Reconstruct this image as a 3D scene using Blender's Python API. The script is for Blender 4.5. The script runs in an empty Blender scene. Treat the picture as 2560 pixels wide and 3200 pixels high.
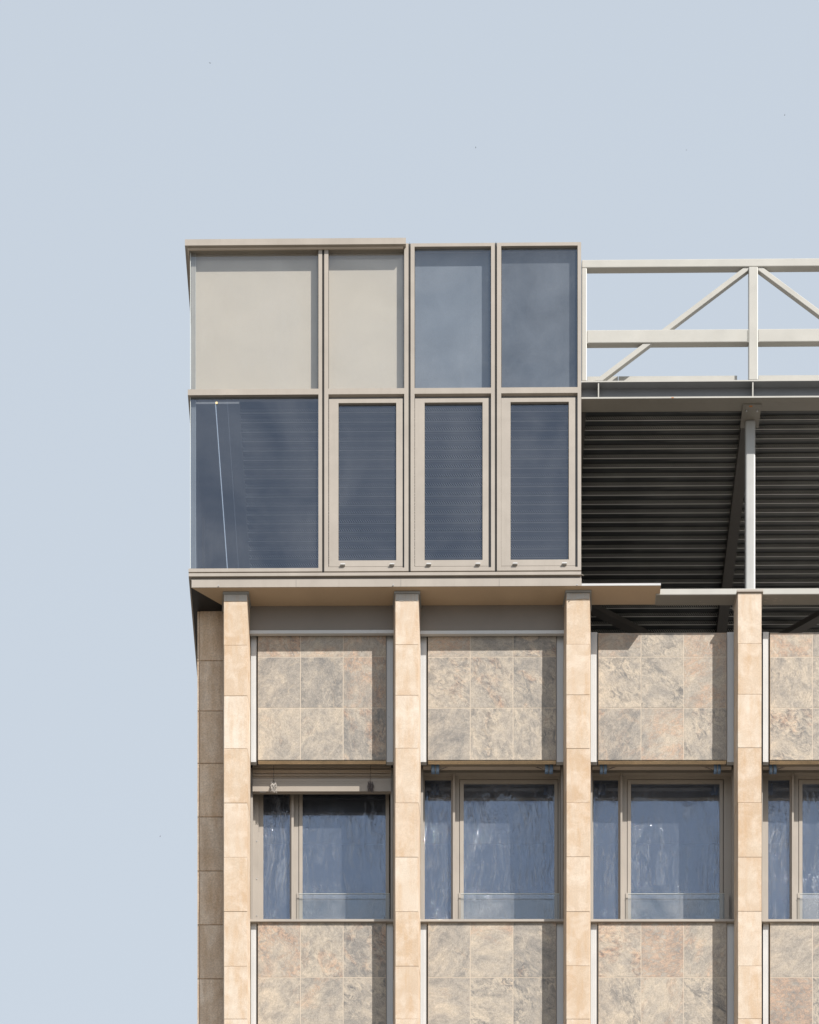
import bpy, math, random
from mathutils import Vector, Matrix, noise

random.seed(7)
SC = bpy.context.scene
COL = SC.collection

# ------------------------------------------------------------------ scale and camera
S = 0.0036      # metres per photo pixel on the fascia plane (y = 0)
D = 41.0        # distance of the camera from the fascia plane
CX, HY = 1290.0, 9900.0   # vanishing point of the depth lines in photo pixels
ZC = 1.6        # eye height

cam_d = bpy.data.cameras.new('Camera')
cam = bpy.data.objects.new('Camera', cam_d)
COL.objects.link(cam)
cam.location = (0, -D, ZC)
cam.rotation_euler = (math.radians(90), 0, 0)
cam_d.sensor_fit = 'HORIZONTAL'
cam_d.sensor_width = 36.0
cam_d.lens = D / S / 2560.0 * 36.0
cam_d.shift_x = (1280.0 - CX) / 2560.0
cam_d.shift_y = (HY - 1600.0) / 2560.0
cam_d.clip_start = 0.1
cam_d.clip_end = 6000.0
SC.camera = cam

# ------------------------------------------------------------------ light
sun_dir = Vector((0.340, -0.345, 0.475)).normalized()
elev = math.asin(sun_dir.z)
rot = math.atan2(sun_dir.x, sun_dir.y)

world = bpy.data.worlds.new('World')
SC.world = world
world.use_nodes = True
wn, wl = world.node_tree.nodes, world.node_tree.links
bg = wn['Background']
sky = wn.new('ShaderNodeTexSky')
sky.sky_type = 'NISHITA'
sky.sun_disc = False
sky.sun_elevation = elev
sky.sun_rotation = rot
sky.air_density = 1.0
sky.dust_density = 3.0
sky.ozone_density = 1.0
hz = wn.new('ShaderNodeMix'); hz.data_type = 'RGBA'
hz.inputs[7].default_value = (4.38, 4.85, 5.35, 1)   # thin bright haze, thick near the horizon, thin overhead
tc_ = wn.new('ShaderNodeTexCoord'); sx_ = wn.new('ShaderNodeSeparateXYZ'); cr_ = wn.new('ShaderNodeValToRGB')
wl.new(tc_.outputs['Generated'], sx_.inputs[0]); wl.new(sx_.outputs['Z'], cr_.inputs[0])
for e_, (p_, v_) in zip([cr_.color_ramp.elements[0], cr_.color_ramp.elements[1], cr_.color_ramp.elements.new(.5), cr_.color_ramp.elements.new(.68), cr_.color_ramp.elements.new(.82)],
                        ((0, .90), (1, .10), (.5, .86), (.68, .80), (.82, .40))):
    e_.position = p_; e_.color = (v_, v_, v_, 1)
wl.new(cr_.outputs[0], hz.inputs[0])
wl.new(sky.outputs[0], hz.inputs[6])
wl.new(hz.outputs[2], bg.inputs['Color'])
bg.inputs['Strength'].default_value = 0.1

sun_d = bpy.data.lights.new('Sun', 'SUN')
sun_d.energy = 4.4
sun_d.angle = math.radians(0.5)
sun_d.color = (1.0, 0.95, 0.88)
sun = bpy.data.objects.new('Sun', sun_d)
COL.objects.link(sun)
sun.location = (20, -20, 60)
sun.rotation_euler = sun_dir.to_track_quat('Z', 'Y').to_euler()

SC.view_settings.view_transform = 'Standard'
SC.view_settings.look = 'None'
SC.view_settings.exposure = 0.62
SC.view_settings.gamma = 1.0
SC.view_settings.use_curve_mapping = False
SC.render.engine = 'CYCLES'
SC.cycles.max_bounces = 10
SC.cycles.transparent_max_bounces = 16
SC.cycles.caustics_reflective = False
SC.cycles.caustics_refractive = False

# ------------------------------------------------------------------ materials
def new_mat(name):
    m = bpy.data.materials.new(name)
    m.use_nodes = True
    return m, m.node_tree.nodes, m.node_tree.links, m.node_tree.nodes['Principled BSDF']

def N(ns, t, **kw):
    n = ns.new(t)
    for k, v in kw.items():
        setattr(n, k, v)
    return n

def tex_noise(ns, ls, vec, scale, detail=4, rough=0.55, dist=0.0):
    n = ns.new('ShaderNodeTexNoise')
    n.inputs['Scale'].default_value = scale
    n.inputs['Detail'].default_value = detail
    n.inputs['Roughness'].default_value = rough
    n.inputs['Distortion'].default_value = dist
    ls.new(vec, n.inputs['Vector'])
    return n.outputs['Fac']

def ramp(ns, ls, fac, stops):
    r = ns.new('ShaderNodeValToRGB')
    el = r.color_ramp.elements
    col4 = lambda c: (c[0], c[1], c[2], 1) if not isinstance(c, (int, float)) else (c, c, c, 1)
    el.remove(el[1])
    el[0].position = stops[0][0]; el[0].color = col4(stops[0][1])
    for p, c in stops[1:]:
        e = el.new(p); e.color = col4(c)
    ls.new(fac, r.inputs[0])
    return r.outputs[0]

def mixc(ns, ls, fac, a, b, mode='MIX'):
    m = ns.new('ShaderNodeMix'); m.data_type = 'RGBA'; m.blend_type = mode
    for sock, v in ((m.inputs[0], fac), (m.inputs[6], a), (m.inputs[7], b)):
        if isinstance(v, (int, float)):
            sock.default_value = v
        elif isinstance(v, tuple):
            sock.default_value = (v[0], v[1], v[2], 1)
        else:
            ls.new(v, sock)
    return m.outputs[2]

def mth(ns, ls, op, a, b=None):
    m = ns.new('ShaderNodeMath'); m.operation = op
    for i, v in enumerate((a, b)):
        if v is None: continue
        if isinstance(v, (int, float)): m.inputs[i].default_value = v
        else: ls.new(v, m.inputs[i])
    return m.outputs[0]

def pos_rnd(ns, ls, stretch=(1, 1, 1), amount=23.0):
    """world position shifted by the random number each block or tile carries"""
    g = ns.new('ShaderNodeNewGeometry')
    a = ns.new('ShaderNodeAttribute'); a.attribute_name = 'rnd'
    s = ns.new('ShaderNodeVectorMath'); s.operation = 'MULTIPLY_ADD'
    ls.new(a.outputs['Color'], s.inputs[0])
    s.inputs[1].default_value = (amount, amount, amount)
    ls.new(g.outputs['Position'], s.inputs[2])
    q = ns.new('ShaderNodeVectorMath'); q.operation = 'MULTIPLY'
    ls.new(s.outputs[0], q.inputs[0]); q.inputs[1].default_value = stretch
    sep = ns.new('ShaderNodeSeparateColor')
    ls.new(a.outputs['Color'], sep.inputs[0])
    return q.outputs[0], sep, g.outputs['Position']

def bump(ns, ls, p, h, strength, dist=0.01):
    b = ns.new('ShaderNodeBump')
    b.inputs['Strength'].default_value = strength
    b.inputs['Distance'].default_value = dist
    ls.new(h, b.inputs['Height'])
    ls.new(b.outputs[0], p.inputs['Normal'])

def sandstone(name, dirt):
    m, ns, ls, p = new_mat(name)
    v, rnd, _ = pos_rnd(ns, ls)
    vs, _, _ = pos_rnd(ns, ls, (4.5, 4.5, 0.7))
    n1 = tex_noise(ns, ls, v, 2.2, 5, 0.6, 0.6)
    n2 = tex_noise(ns, ls, vs, 2.4, 5, 0.6, 0.3)
    n3 = tex_noise(ns, ls, v, 90, 3, 0.7)
    n4 = tex_noise(ns, ls, v, 6, 6, 0.62, 0.4)
    c = ramp(ns, ls, n1, [(0.30, (0.58, 0.41, 0.265)), (0.48, (0.70, 0.545, 0.40)), (0.66, (0.76, 0.655, 0.53))])
    tone = mixc(ns, ls, rnd.outputs['Red'], (0.62, 0.465, 0.325), (0.80, 0.705, 0.60))
    c = mixc(ns, ls, 0.60, c, tone)
    hs_ = ns.new('ShaderNodeHueSaturation'); hs_.inputs['Saturation'].default_value = 0.97; hs_.inputs['Value'].default_value = 1.12 if dirt else 0.80
    ls.new(c, hs_.inputs['Color']); c = hs_.outputs[0]
    streak = ramp(ns, ls, n2, [(0.44, 0.0), (0.66, 1.0)])
    c = mixc(ns, ls, mth(ns, ls, 'MULTIPLY', streak, 0.50), c, (0.50, 0.33, 0.19))
    pale = ramp(ns, ls, n4, [(0.46, 0.0), (0.70, 1.0)])
    c = mixc(ns, ls, mth(ns, ls, 'MULTIPLY', pale, 0.34), c, (0.80, 0.73, 0.65))
    grain = ramp(ns, ls, n3, [(0.3, 0.86), (0.7, 1.07)])
    c = mixc(ns, ls, 1.0, c, grain, 'MULTIPLY')
    if dirt:
        d1 = tex_noise(ns, ls, v, 3.0, 7, 0.7, 0.8)
        d2 = tex_noise(ns, ls, vs, 1.3, 5, 0.6, 0.2)
        f = mth(ns, ls, 'MULTIPLY', ramp(ns, ls, d1, [(0.36, 0.0), (0.66, 1.0)]), 0.55)
        c = mixc(ns, ls, f, c, (0.50, 0.34, 0.21))
        f = mth(ns, ls, 'MULTIPLY', ramp(ns, ls, d2, [(0.45, 0.0), (0.7, 1.0)]), 0.40)
        c = mixc(ns, ls, f, c, (0.36, 0.27, 0.195))
        d3 = tex_noise(ns, ls, v, 60, 4, 0.7)
        c = mixc(ns, ls, 1.0, c, ramp(ns, ls, d3, [(0.32, 0.80), (0.62, 1.1)]), 'MULTIPLY')
    ls.new(c, p.inputs['Base Color'])
    p.inputs['Roughness'].default_value = 0.85
    p.inputs['Specular IOR Level'].default_value = 0.25
    hgt = mth(ns, ls, 'ADD', n3, mth(ns, ls, 'MULTIPLY', n4, 1.4))
    bump(ns, ls, p, hgt, 0.45 if dirt else 0.22, 0.004)
    return m

def slate(name):
    m, ns, ls, p = new_mat(name)
    v, rnd, _ = pos_rnd(ns, ls)
    w = ns.new('ShaderNodeVectorMath'); w.operation = 'MULTIPLY'
    w.inputs[1].default_value = (1.0, 1.0, 1.45)
    rot_ = ns.new('ShaderNodeVectorRotate'); rot_.rotation_type = 'Y_AXIS'
    ls.new(v, rot_.inputs['Vector'])
    ls.new(mth(ns, ls, 'MULTIPLY', rnd.outputs['Green'], 3.1), rot_.inputs['Angle'])
    ls.new(rot_.outputs[0], w.inputs[0])
    vv = w.outputs[0]
    n1 = tex_noise(ns, ls, vv, 3.4, 10, 0.72, 0.5)
    n2 = tex_noise(ns, ls, vv, 9.5, 9, 0.78, 0.9)
    n3 = tex_noise(ns, ls, v, 38, 6, 0.75, 1.2)
    n4 = tex_noise(ns, ls, vv, 2.3, 5, 0.6, 1.0)
    n5 = tex_noise(ns, ls, vv, 16, 8, 0.78, 1.0)
    shift = mth(ns, ls, 'MULTIPLY', mth(ns, ls, 'SUBTRACT', rnd.outputs['Red'], 0.42), 0.17)
    f = mth(ns, ls, 'ADD', n1, shift)
    c = ramp(ns, ls, f, [(0.26, (0.20, 0.200, 0.205)), (0.42, (0.335, 0.318, 0.298)),
                         (0.54, (0.44, 0.405, 0.362)), (0.70, (0.58, 0.515, 0.43))])
    # pale and dark flakes
    fl = ramp(ns, ls, n2, [(0.40, (0.085, 0.095, 0.112)), (0.48, (0.28, 0.272, 0.262)), (0.575, (0.62, 0.55, 0.455))])
    amt = mth(ns, ls, 'MULTIPLY', ramp(ns, ls, n4, [(0.38, 0.05), (0.62, 0.95)]), mth(ns, ls, 'ADD', mth(ns, ls, 'MULTIPLY', rnd.outputs['Green'], 0.85), 0.12))
    c = mixc(ns, ls, amt, c, fl)
    # rust coloured clouds on some tiles
    rf = ramp(ns, ls, mth(ns, ls, 'ADD', n4, mth(ns, ls, 'MULTIPLY', mth(ns, ls, 'SUBTRACT', rnd.outputs['Blue'], 0.62), 0.45)),
              [(0.50, 0.0), (0.66, 1.0)])
    rf = mth(ns, ls, 'MULTIPLY', rf, ramp(ns, ls, n5, [(0.42, 0.0), (0.56, 0.85)]))
    c = mixc(ns, ls, mth(ns, ls, 'MULTIPLY', rf, 0.62), c, (0.56, 0.36, 0.25))
    # fine dark veins and speckle
    vn = ramp(ns, ls, n5, [(0.47, 1.0), (0.495, 0.60), (0.52, 1.0)])
    c = mixc(ns, ls, 0.9, c, vn, 'MULTIPLY')
    c = mixc(ns, ls, 1.0, c, ramp(ns, ls, n3, [(0.3, 0.80), (0.7, 1.16)]), 'MULTIPLY')
    # rare hair-thin pale quartz lines
    iso = tex_noise(ns, ls, vv, 0.9, 3, 0.45, 0.3)
    q = ramp(ns, ls, iso, [(0.5565, 0.0), (0.558, 0.7), (0.5595, 0.0)])
    q = mth(ns, ls, 'MULTIPLY', q, ramp(ns, ls, n4, [(0.48, 0.0), (0.55, 1.0)]))
    c = mixc(ns, ls, q, c, (0.60, 0.50, 0.38))
    c = mixc(ns, ls, 1.0, c, (0.89, 0.855, 0.815), 'MULTIPLY')
    ls.new(c, p.inputs['Base Color'])
    p.inputs['Roughness'].default_value = 0.62
    p.inputs['Specular IOR Level'].default_value = 0.3
    bump(ns, ls, p, mth(ns, ls, 'ADD', mth(ns, ls, 'MULTIPLY', n3, 0.6), n5), 0.40, 0.006)
    return m

def paint(name, col, rough=0.45, vary=0.05, streak=0.0, metal=0.0, stain=None, spec=0.5):
    m, ns, ls, p = new_mat(name)
    g = ns.new('ShaderNodeNewGeometry')
    n1 = tex_noise(ns, ls, g.outputs['Position'], 2.5, 5, 0.6, 0.4)
    n2 = tex_noise(ns, ls, g.outputs['Position'], 140, 2, 0.5)
    c = mixc(ns, ls, 1.0, col, ramp(ns, ls, n1, [(0.3, 1 - vary), (0.7, 1 + vary)]), 'MULTIPLY')
    c = mixc(ns, ls, 1.0, c, ramp(ns, ls, n2, [(0.3, 1 - vary * 0.5), (0.7, 1 + vary * 0.5)]), 'MULTIPLY')
    if streak:
        s = ns.new('ShaderNodeVectorMath'); s.operation = 'MULTIPLY'
        ls.new(g.outputs['Position'], s.inputs[0]); s.inputs[1].default_value = (14, 14, 0.9)
        n3 = tex_noise(ns, ls, s.outputs[0], 1.6, 5, 0.65, 0.2)
        c = mixc(ns, ls, mth(ns, ls, 'MULTIPLY', ramp(ns, ls, n3, [(0.5, 0.0), (0.75, 1.0)]), streak), c,
                 stain or (col[0] * 0.6, col[1] * 0.56, col[2] * 0.5))
    ls.new(c, p.inputs['Base Color'])
    r = ramp(ns, ls, n1, [(0.3, rough - 0.06), (0.7, rough + 0.08)])
    ls.new(r, p.inputs['Roughness'])
    p.inputs['Metallic'].default_value = metal
    p.inputs['Specular IOR Level'].default_value = spec
    return m

def glass_mat(name, ior, tint, gloss=(0.9, 0.95, 1.0), dust=0.0, dustcol=(0.55, 0.57, 0.6), smear=0.0, wob=0.0):
    m, ns, ls, p = new_mat(name)
    ns.remove(p)
    out = ns['Material Output']
    fr = ns.new('ShaderNodeFresnel'); fr.inputs['IOR'].default_value = ior
    tr = ns.new('ShaderNodeBsdfTransparent'); tr.inputs[0].default_value = (*tint, 1)
    gl = ns.new('ShaderNodeBsdfGlossy'); gl.inputs[0].default_value = (*gloss, 1); gl.inputs['Roughness'].default_value = 0.02
    geo = ns.new('ShaderNodeNewGeometry')
    if wob:
        b = ns.new('ShaderNodeBump'); b.inputs['Strength'].default_value = wob; b.inputs['Distance'].default_value = 0.02
        ls.new(tex_noise(ns, ls, geo.outputs['Position'], 0.9, 2, 0.4), b.inputs['Height'])
        ls.new(b.outputs[0], gl.inputs['Normal'])
    mx = ns.new('ShaderNodeMixShader')
    fz_ = mth(ns, ls, 'MULTIPLY', fr.outputs[0], mth(ns, ls, 'SUBTRACT', 1.0, geo.outputs['Backfacing']))
    fz_ = mth(ns, ls, 'ADD', fz_, mth(ns, ls, 'MULTIPLY', geo.outputs['Backfacing'], 0.08))
    ls.new(fz_, mx.inputs[0]); ls.new(tr.outputs[0], mx.inputs[1]); ls.new(gl.outputs[0], mx.inputs[2])
    res = mx.outputs[0]
    if dust:
        df = ns.new('ShaderNodeBsdfDiffuse'); df.inputs[0].default_value = (*dustcol, 1)
        a = tex_noise(ns, ls, geo.outputs['Position'], 0.9, 5, 0.55, 0.9)
        b2 = tex_noise(ns, ls, geo.outputs['Position'], 70, 3, 0.7)
        sv = ns.new('ShaderNodeVectorMath'); sv.operation = 'MULTIPLY'
        ls.new(geo.outputs['Position'], sv.inputs[0]); sv.inputs[1].default_value = (9, 9, 0.8)
        c2 = tex_noise(ns, ls, sv.outputs[0], 2.0, 5, 0.7, 0.3)
        f = mth(ns, ls, 'MULTIPLY', ramp(ns, ls, a, [(0.34, 0.05), (0.66, 2.0)]), ramp(ns, ls, b2, [(0.3, 0.75), (0.7, 1.25)]))
        f = mth(ns, ls, 'MULTIPLY', f, ramp(ns, ls, c2, [(0.3, 0.8), (0.7, 1.2)]))
        if smear:
            sm = tex_noise(ns, ls, geo.outputs['Position'], 1.7, 3, 0.5, 3.5)
            f = mth(ns, ls, 'ADD', f, mth(ns, ls, 'MULTIPLY', ramp(ns, ls, sm, [(0.485, 0.0), (0.50, 1.0), (0.515, 0.0)]), smear))
        f = mth(ns, ls, 'MULTIPLY', f, dust)
        m2 = ns.new('ShaderNodeMixShader')
        ls.new(f, m2.inputs[0]); ls.new(res, m2.inputs[1]); ls.new(df.outputs[0], m2.inputs[2])
        res = m2.outputs[0]
    ls.new(res, out.inputs['Surface'])
    return m

def film_mat(name):
    """thin creased plastic film: where it lifts off the glass it reflects twice and looks milkier"""
    m, ns, ls, p = new_mat(name)
    ns.remove(p)
    out = ns['Material Output']
    geo = ns.new('ShaderNodeNewGeometry'); P = geo.outputs['Position']
    wn_ = ns.new('ShaderNodeTexNoise'); wn_.inputs['Scale'].default_value = 2.1; wn_.inputs['Detail'].default_value = 2
    ls.new(P, wn_.inputs['Vector'])
    def coord(sx, sz, warp):
        a = ns.new('ShaderNodeVectorMath'); a.operation = 'MULTIPLY'; ls.new(P, a.inputs[0]); a.inputs[1].default_value = (sx, 0.0, sz)
        b = ns.new('ShaderNodeVectorMath'); b.operation = 'MULTIPLY_ADD'
        ls.new(wn_.outputs['Color'], b.inputs[0]); b.inputs[1].default_value = (warp, warp, warp); ls.new(a.outputs[0], b.inputs[2])
        return b.outputs[0]
    n1 = tex_noise(ns, ls, coord(11, 1.5, 2.6), 1.0, 3, 0.55, 0.3)
    n2 = tex_noise(ns, ls, coord(24, 2.5, 4.0), 1.0, 3, 0.6, 0.4)
    n3 = tex_noise(ns, ls, coord(48, 5.0, 6.0), 1.0, 2, 0.6, 0.3)
    reg = ramp(ns, ls, tex_noise(ns, ls, P, 1.9, 2, 0.5), [(0.36, 0.25), (0.60, 1.0)])
    m1 = ramp(ns, ls, n1, [(0.515, 0.0), (0.535, 1.0), (0.60, 0.35)])
    m2 = ramp(ns, ls, n2, [(0.55, 0.0), (0.57, 1.0), (0.66, 0.3)])
    m3 = ramp(ns, ls, n3, [(0.60, 0.0), (0.62, 1.0)])
    lift = mth(ns, ls, 'ADD', mth(ns, ls, 'MULTIPLY', m1, 0.55), mth(ns, ls, 'ADD', mth(ns, ls, 'MULTIPLY', m2, 0.55), mth(ns, ls, 'MULTIPLY', m3, 0.35)))
    lift = mth(ns, ls, 'MULTIPLY', lift, reg)
    hgt = mth(ns, ls, 'ADD', mth(ns, ls, 'MULTIPLY', m2, 0.5), mth(ns, ls, 'ADD', mth(ns, ls, 'MULTIPLY', n3, 0.9), mth(ns, ls, 'MULTIPLY', n1, 1.2)))
    hgt = mth(ns, ls, 'MULTIPLY', hgt, reg)
    b = ns.new('ShaderNodeBump'); b.inputs['Strength'].default_value = 1.0; b.inputs['Distance'].default_value = 0.0115
    ls.new(hgt, b.inputs['Height'])
    tr = ns.new('ShaderNodeBsdfTransparent'); tr.inputs[0].default_value = (0.88, 0.92, 0.98, 1)
    gl = ns.new('ShaderNodeBsdfGlossy'); gl.inputs[0].default_value = (0.84, 0.91, 1, 1); gl.inputs['Roughness'].default_value = 0.035
    ls.new(b.outputs[0], gl.inputs['Normal'])
    df = ns.new('ShaderNodeBsdfDiffuse'); df.inputs[0].default_value = (0.60, 0.68, 0.84, 1)
    lw = ns.new('ShaderNodeFresnel'); lw.inputs['IOR'].default_value = 1.75
    m1_ = ns.new('ShaderNodeMixShader')
    ls.new(mth(ns, ls, 'MULTIPLY', lw.outputs[0], mth(ns, ls, 'ADD', mth(ns, ls, 'MULTIPLY', lift, 2.0), 0.9)), m1_.inputs[0])
    ls.new(tr.outputs[0], m1_.inputs[1]); ls.new(gl.outputs[0], m1_.inputs[2])
    m2_ = ns.new('ShaderNodeMixShader')
    ls.new(mth(ns, ls, 'ADD', mth(ns, ls, 'MULTIPLY', lift, 0.11), 0.05), m2_.inputs[0])
    ls.new(m1_.outputs[0], m2_.inputs[1]); ls.new(df.outputs[0], m2_.inputs[2])
    ls.new(m2_.outputs[0], out.inputs['Surface'])
    return m

M = dict(
    stone=sandstone('sandstone', False),
    stone_dirty=sandstone('weathered_sandstone', True),
    slate=slate('slate_tile'),
    grout=paint('grout', (0.528, 0.448, 0.36), 0.8),
    frame=paint('taupe_metal', (0.362, 0.325, 0.285), 0.38, 0.055, streak=0.14),
    soffit=paint('taupe_soffit', (0.475, 0.356, 0.242), 0.5, 0.05),
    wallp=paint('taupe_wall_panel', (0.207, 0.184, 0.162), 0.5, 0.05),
    alu=paint('pale_aluminium', (0.542, 0.546, 0.546), 0.32, 0.03, streak=0.12, spec=1.0),
    steel=paint('primer_steel', (0.415, 0.407, 0.378), 0.42, 0.04, streak=0.22, stain=(0.42, 0.40, 0.35)),
    flange=paint('shade_grey_steel', (0.232, 0.219, 0.194), 0.42, 0.06, streak=0.1),  # darker copy of the steel for shaded undersides
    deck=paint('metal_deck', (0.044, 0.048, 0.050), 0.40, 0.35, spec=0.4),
    deck_highlight=paint('edge_highlight', (0.80, 0.80, 0.77), 0.35, 0.1),  # light caught on ribs and embossed marks, put into a pale colour
    black=paint('black_metal', (0.010, 0.011, 0.013), 0.5, 0.1),
    gasket=paint('black_rubber', (0.02, 0.02, 0.02), 0.6),
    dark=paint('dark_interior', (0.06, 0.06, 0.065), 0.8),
    beam=paint('dark_steel', (0.075, 0.07, 0.065), 0.5, 0.1),
    blind=paint('cream_panel', (0.504, 0.475, 0.42), 0.6, 0.035),
    greyp=paint('blue_grey_panel', (0.27, 0.28, 0.295), 0.6, 0.12),
    charcoal=paint('charcoal_panel', (0.135, 0.138, 0.146), 0.6, 0.35),
    post=paint('grey_post_paint', (0.385, 0.39, 0.385), 0.45, 0.06, streak=0.25, stain=(0.30, 0.29, 0.26)),
    web=paint('shade_blue_grey', (0.171, 0.18, 0.194), 0.45, 0.06, streak=0.1),  # shade of the beam web and sash recess put into the colour
    cement_shade=paint('cement_shade', (0.44, 0.424, 0.396), 0.9, 0.15, streak=0.5, stain=(0.42, 0.27, 0.16)),
    slat=paint('bronze_slat', (0.56, 0.48, 0.40), 0.38, 0.05),
    rail=paint('bronze_rail', (0.327, 0.285, 0.242), 0.38, 0.05),
    slot=paint('dark_slot', (0.07, 0.07, 0.072), 0.7),
    board=paint('raw_board', (0.86, 0.68, 0.46), 0.85, 0.22, streak=0.25, stain=(0.24, 0.15, 0.08)),
    tape=paint('blue_tape', (0.24, 0.37, 0.58), 0.5, 0.05),
    twine=paint('pale_twine', (0.44, 0.41, 0.38), 0.7, 0.3),
    cord=paint('dark_cord', (0.10, 0.085, 0.085), 0.7, 0.2),
    lead=paint('grey_capping', (0.30, 0.305, 0.30), 0.5, 0.08),
    screw=paint('zinc_bolt', (0.637, 0.637, 0.629), 0.25, 0.02, metal=0.6),
    brass=paint('brass_disc', (0.85, 0.66, 0.36), 0.35, 0.02),
    rust=paint('rust_mark', (0.42, 0.17, 0.06), 0.9, 0.2),
    concrete=paint('concrete', (0.22, 0.21, 0.20), 0.9, 0.12),
    bird=paint('dark_feathers', (0.05, 0.05, 0.055), 0.8),
    glass=glass_mat('coated_glass', 2.3, (0.58, 0.62, 0.67), (0.62, 0.72, 0.91), dust=0.028, smear=0.25, wob=0.03),
    glass_up=glass_mat('coated_glass_clear', 1.95, (0.87, 0.86, 0.84), (0.74, 0.86, 1.0), dust=0.04, wob=0.05),
    glass_dirty=glass_mat('dusty_glass', 2.05, (0.66, 0.70, 0.74), (0.58, 0.74, 0.98), dust=0.034, smear=0.5, wob=0.05),
    win_glass=glass_mat('window_glass', 3.3, (0.50, 0.58, 0.70), (0.70, 0.81, 0.99), dust=0.02, wob=0.04),
    rail_glass=glass_mat('balustrade_glass', 1.62, (0.93, 0.955, 0.95), (0.85, 0.93, 1.0), dust=0.17),
    edge=paint('glass_edge', (0.648, 0.684, 0.666), 0.2, 0.02),
    film=film_mat('plastic_film'),
)

# ground and asphalt
def ground_mat():
    m, ns, ls, p = new_mat('paving')
    g = ns.new('ShaderNodeNewGeometry')
    n = tex_noise(ns, ls, g.outputs['Position'], 0.4, 8, 0.6)
    c = ramp(ns, ls, n, [(0.3, (0.145, 0.132, 0.112)), (0.7, (0.21, 0.19, 0.165))])
    ls.new(c, p.inputs['Base Color']); p.inputs['Roughness'].default_value = 0.9
    return m
M['ground'] = ground_mat()

# ------------------------------------------------------------------ photo pixel -> place
KT = [(-400, .0080), (745, .0075), (1800, .0045), (2400, .0005), (2876, .0005), (3100, 0.0), (9900, 0.0)]
def kz(y):
    """the storeys lean out of level by a few millimetres per metre towards the top"""
    for (a, ka), (b, kb) in zip(KT, KT[1:]):
        if y <= b:
            return ka + (kb - ka) * max(0.0, (y - a) / (b - a))
    return 0.0

def PX(x, d): return (x - CX) * S * (D + d) / D
def cy(x, y): return y + kz(y) * (x - CX)
def PZ(x, y, d):
    """height of the level line that shows at pixel (x, y), taken at the middle of the facade"""
    return ZC + (HY - cy(x, y)) * S * (D + d) / D
def settle(v):
    x, y, z = v
    yy = HY - (z - ZC) / S * D / (D + max(-1.0, min(y, 8.0)))
    return (x, y, z + kz(yy) * x)

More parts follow.
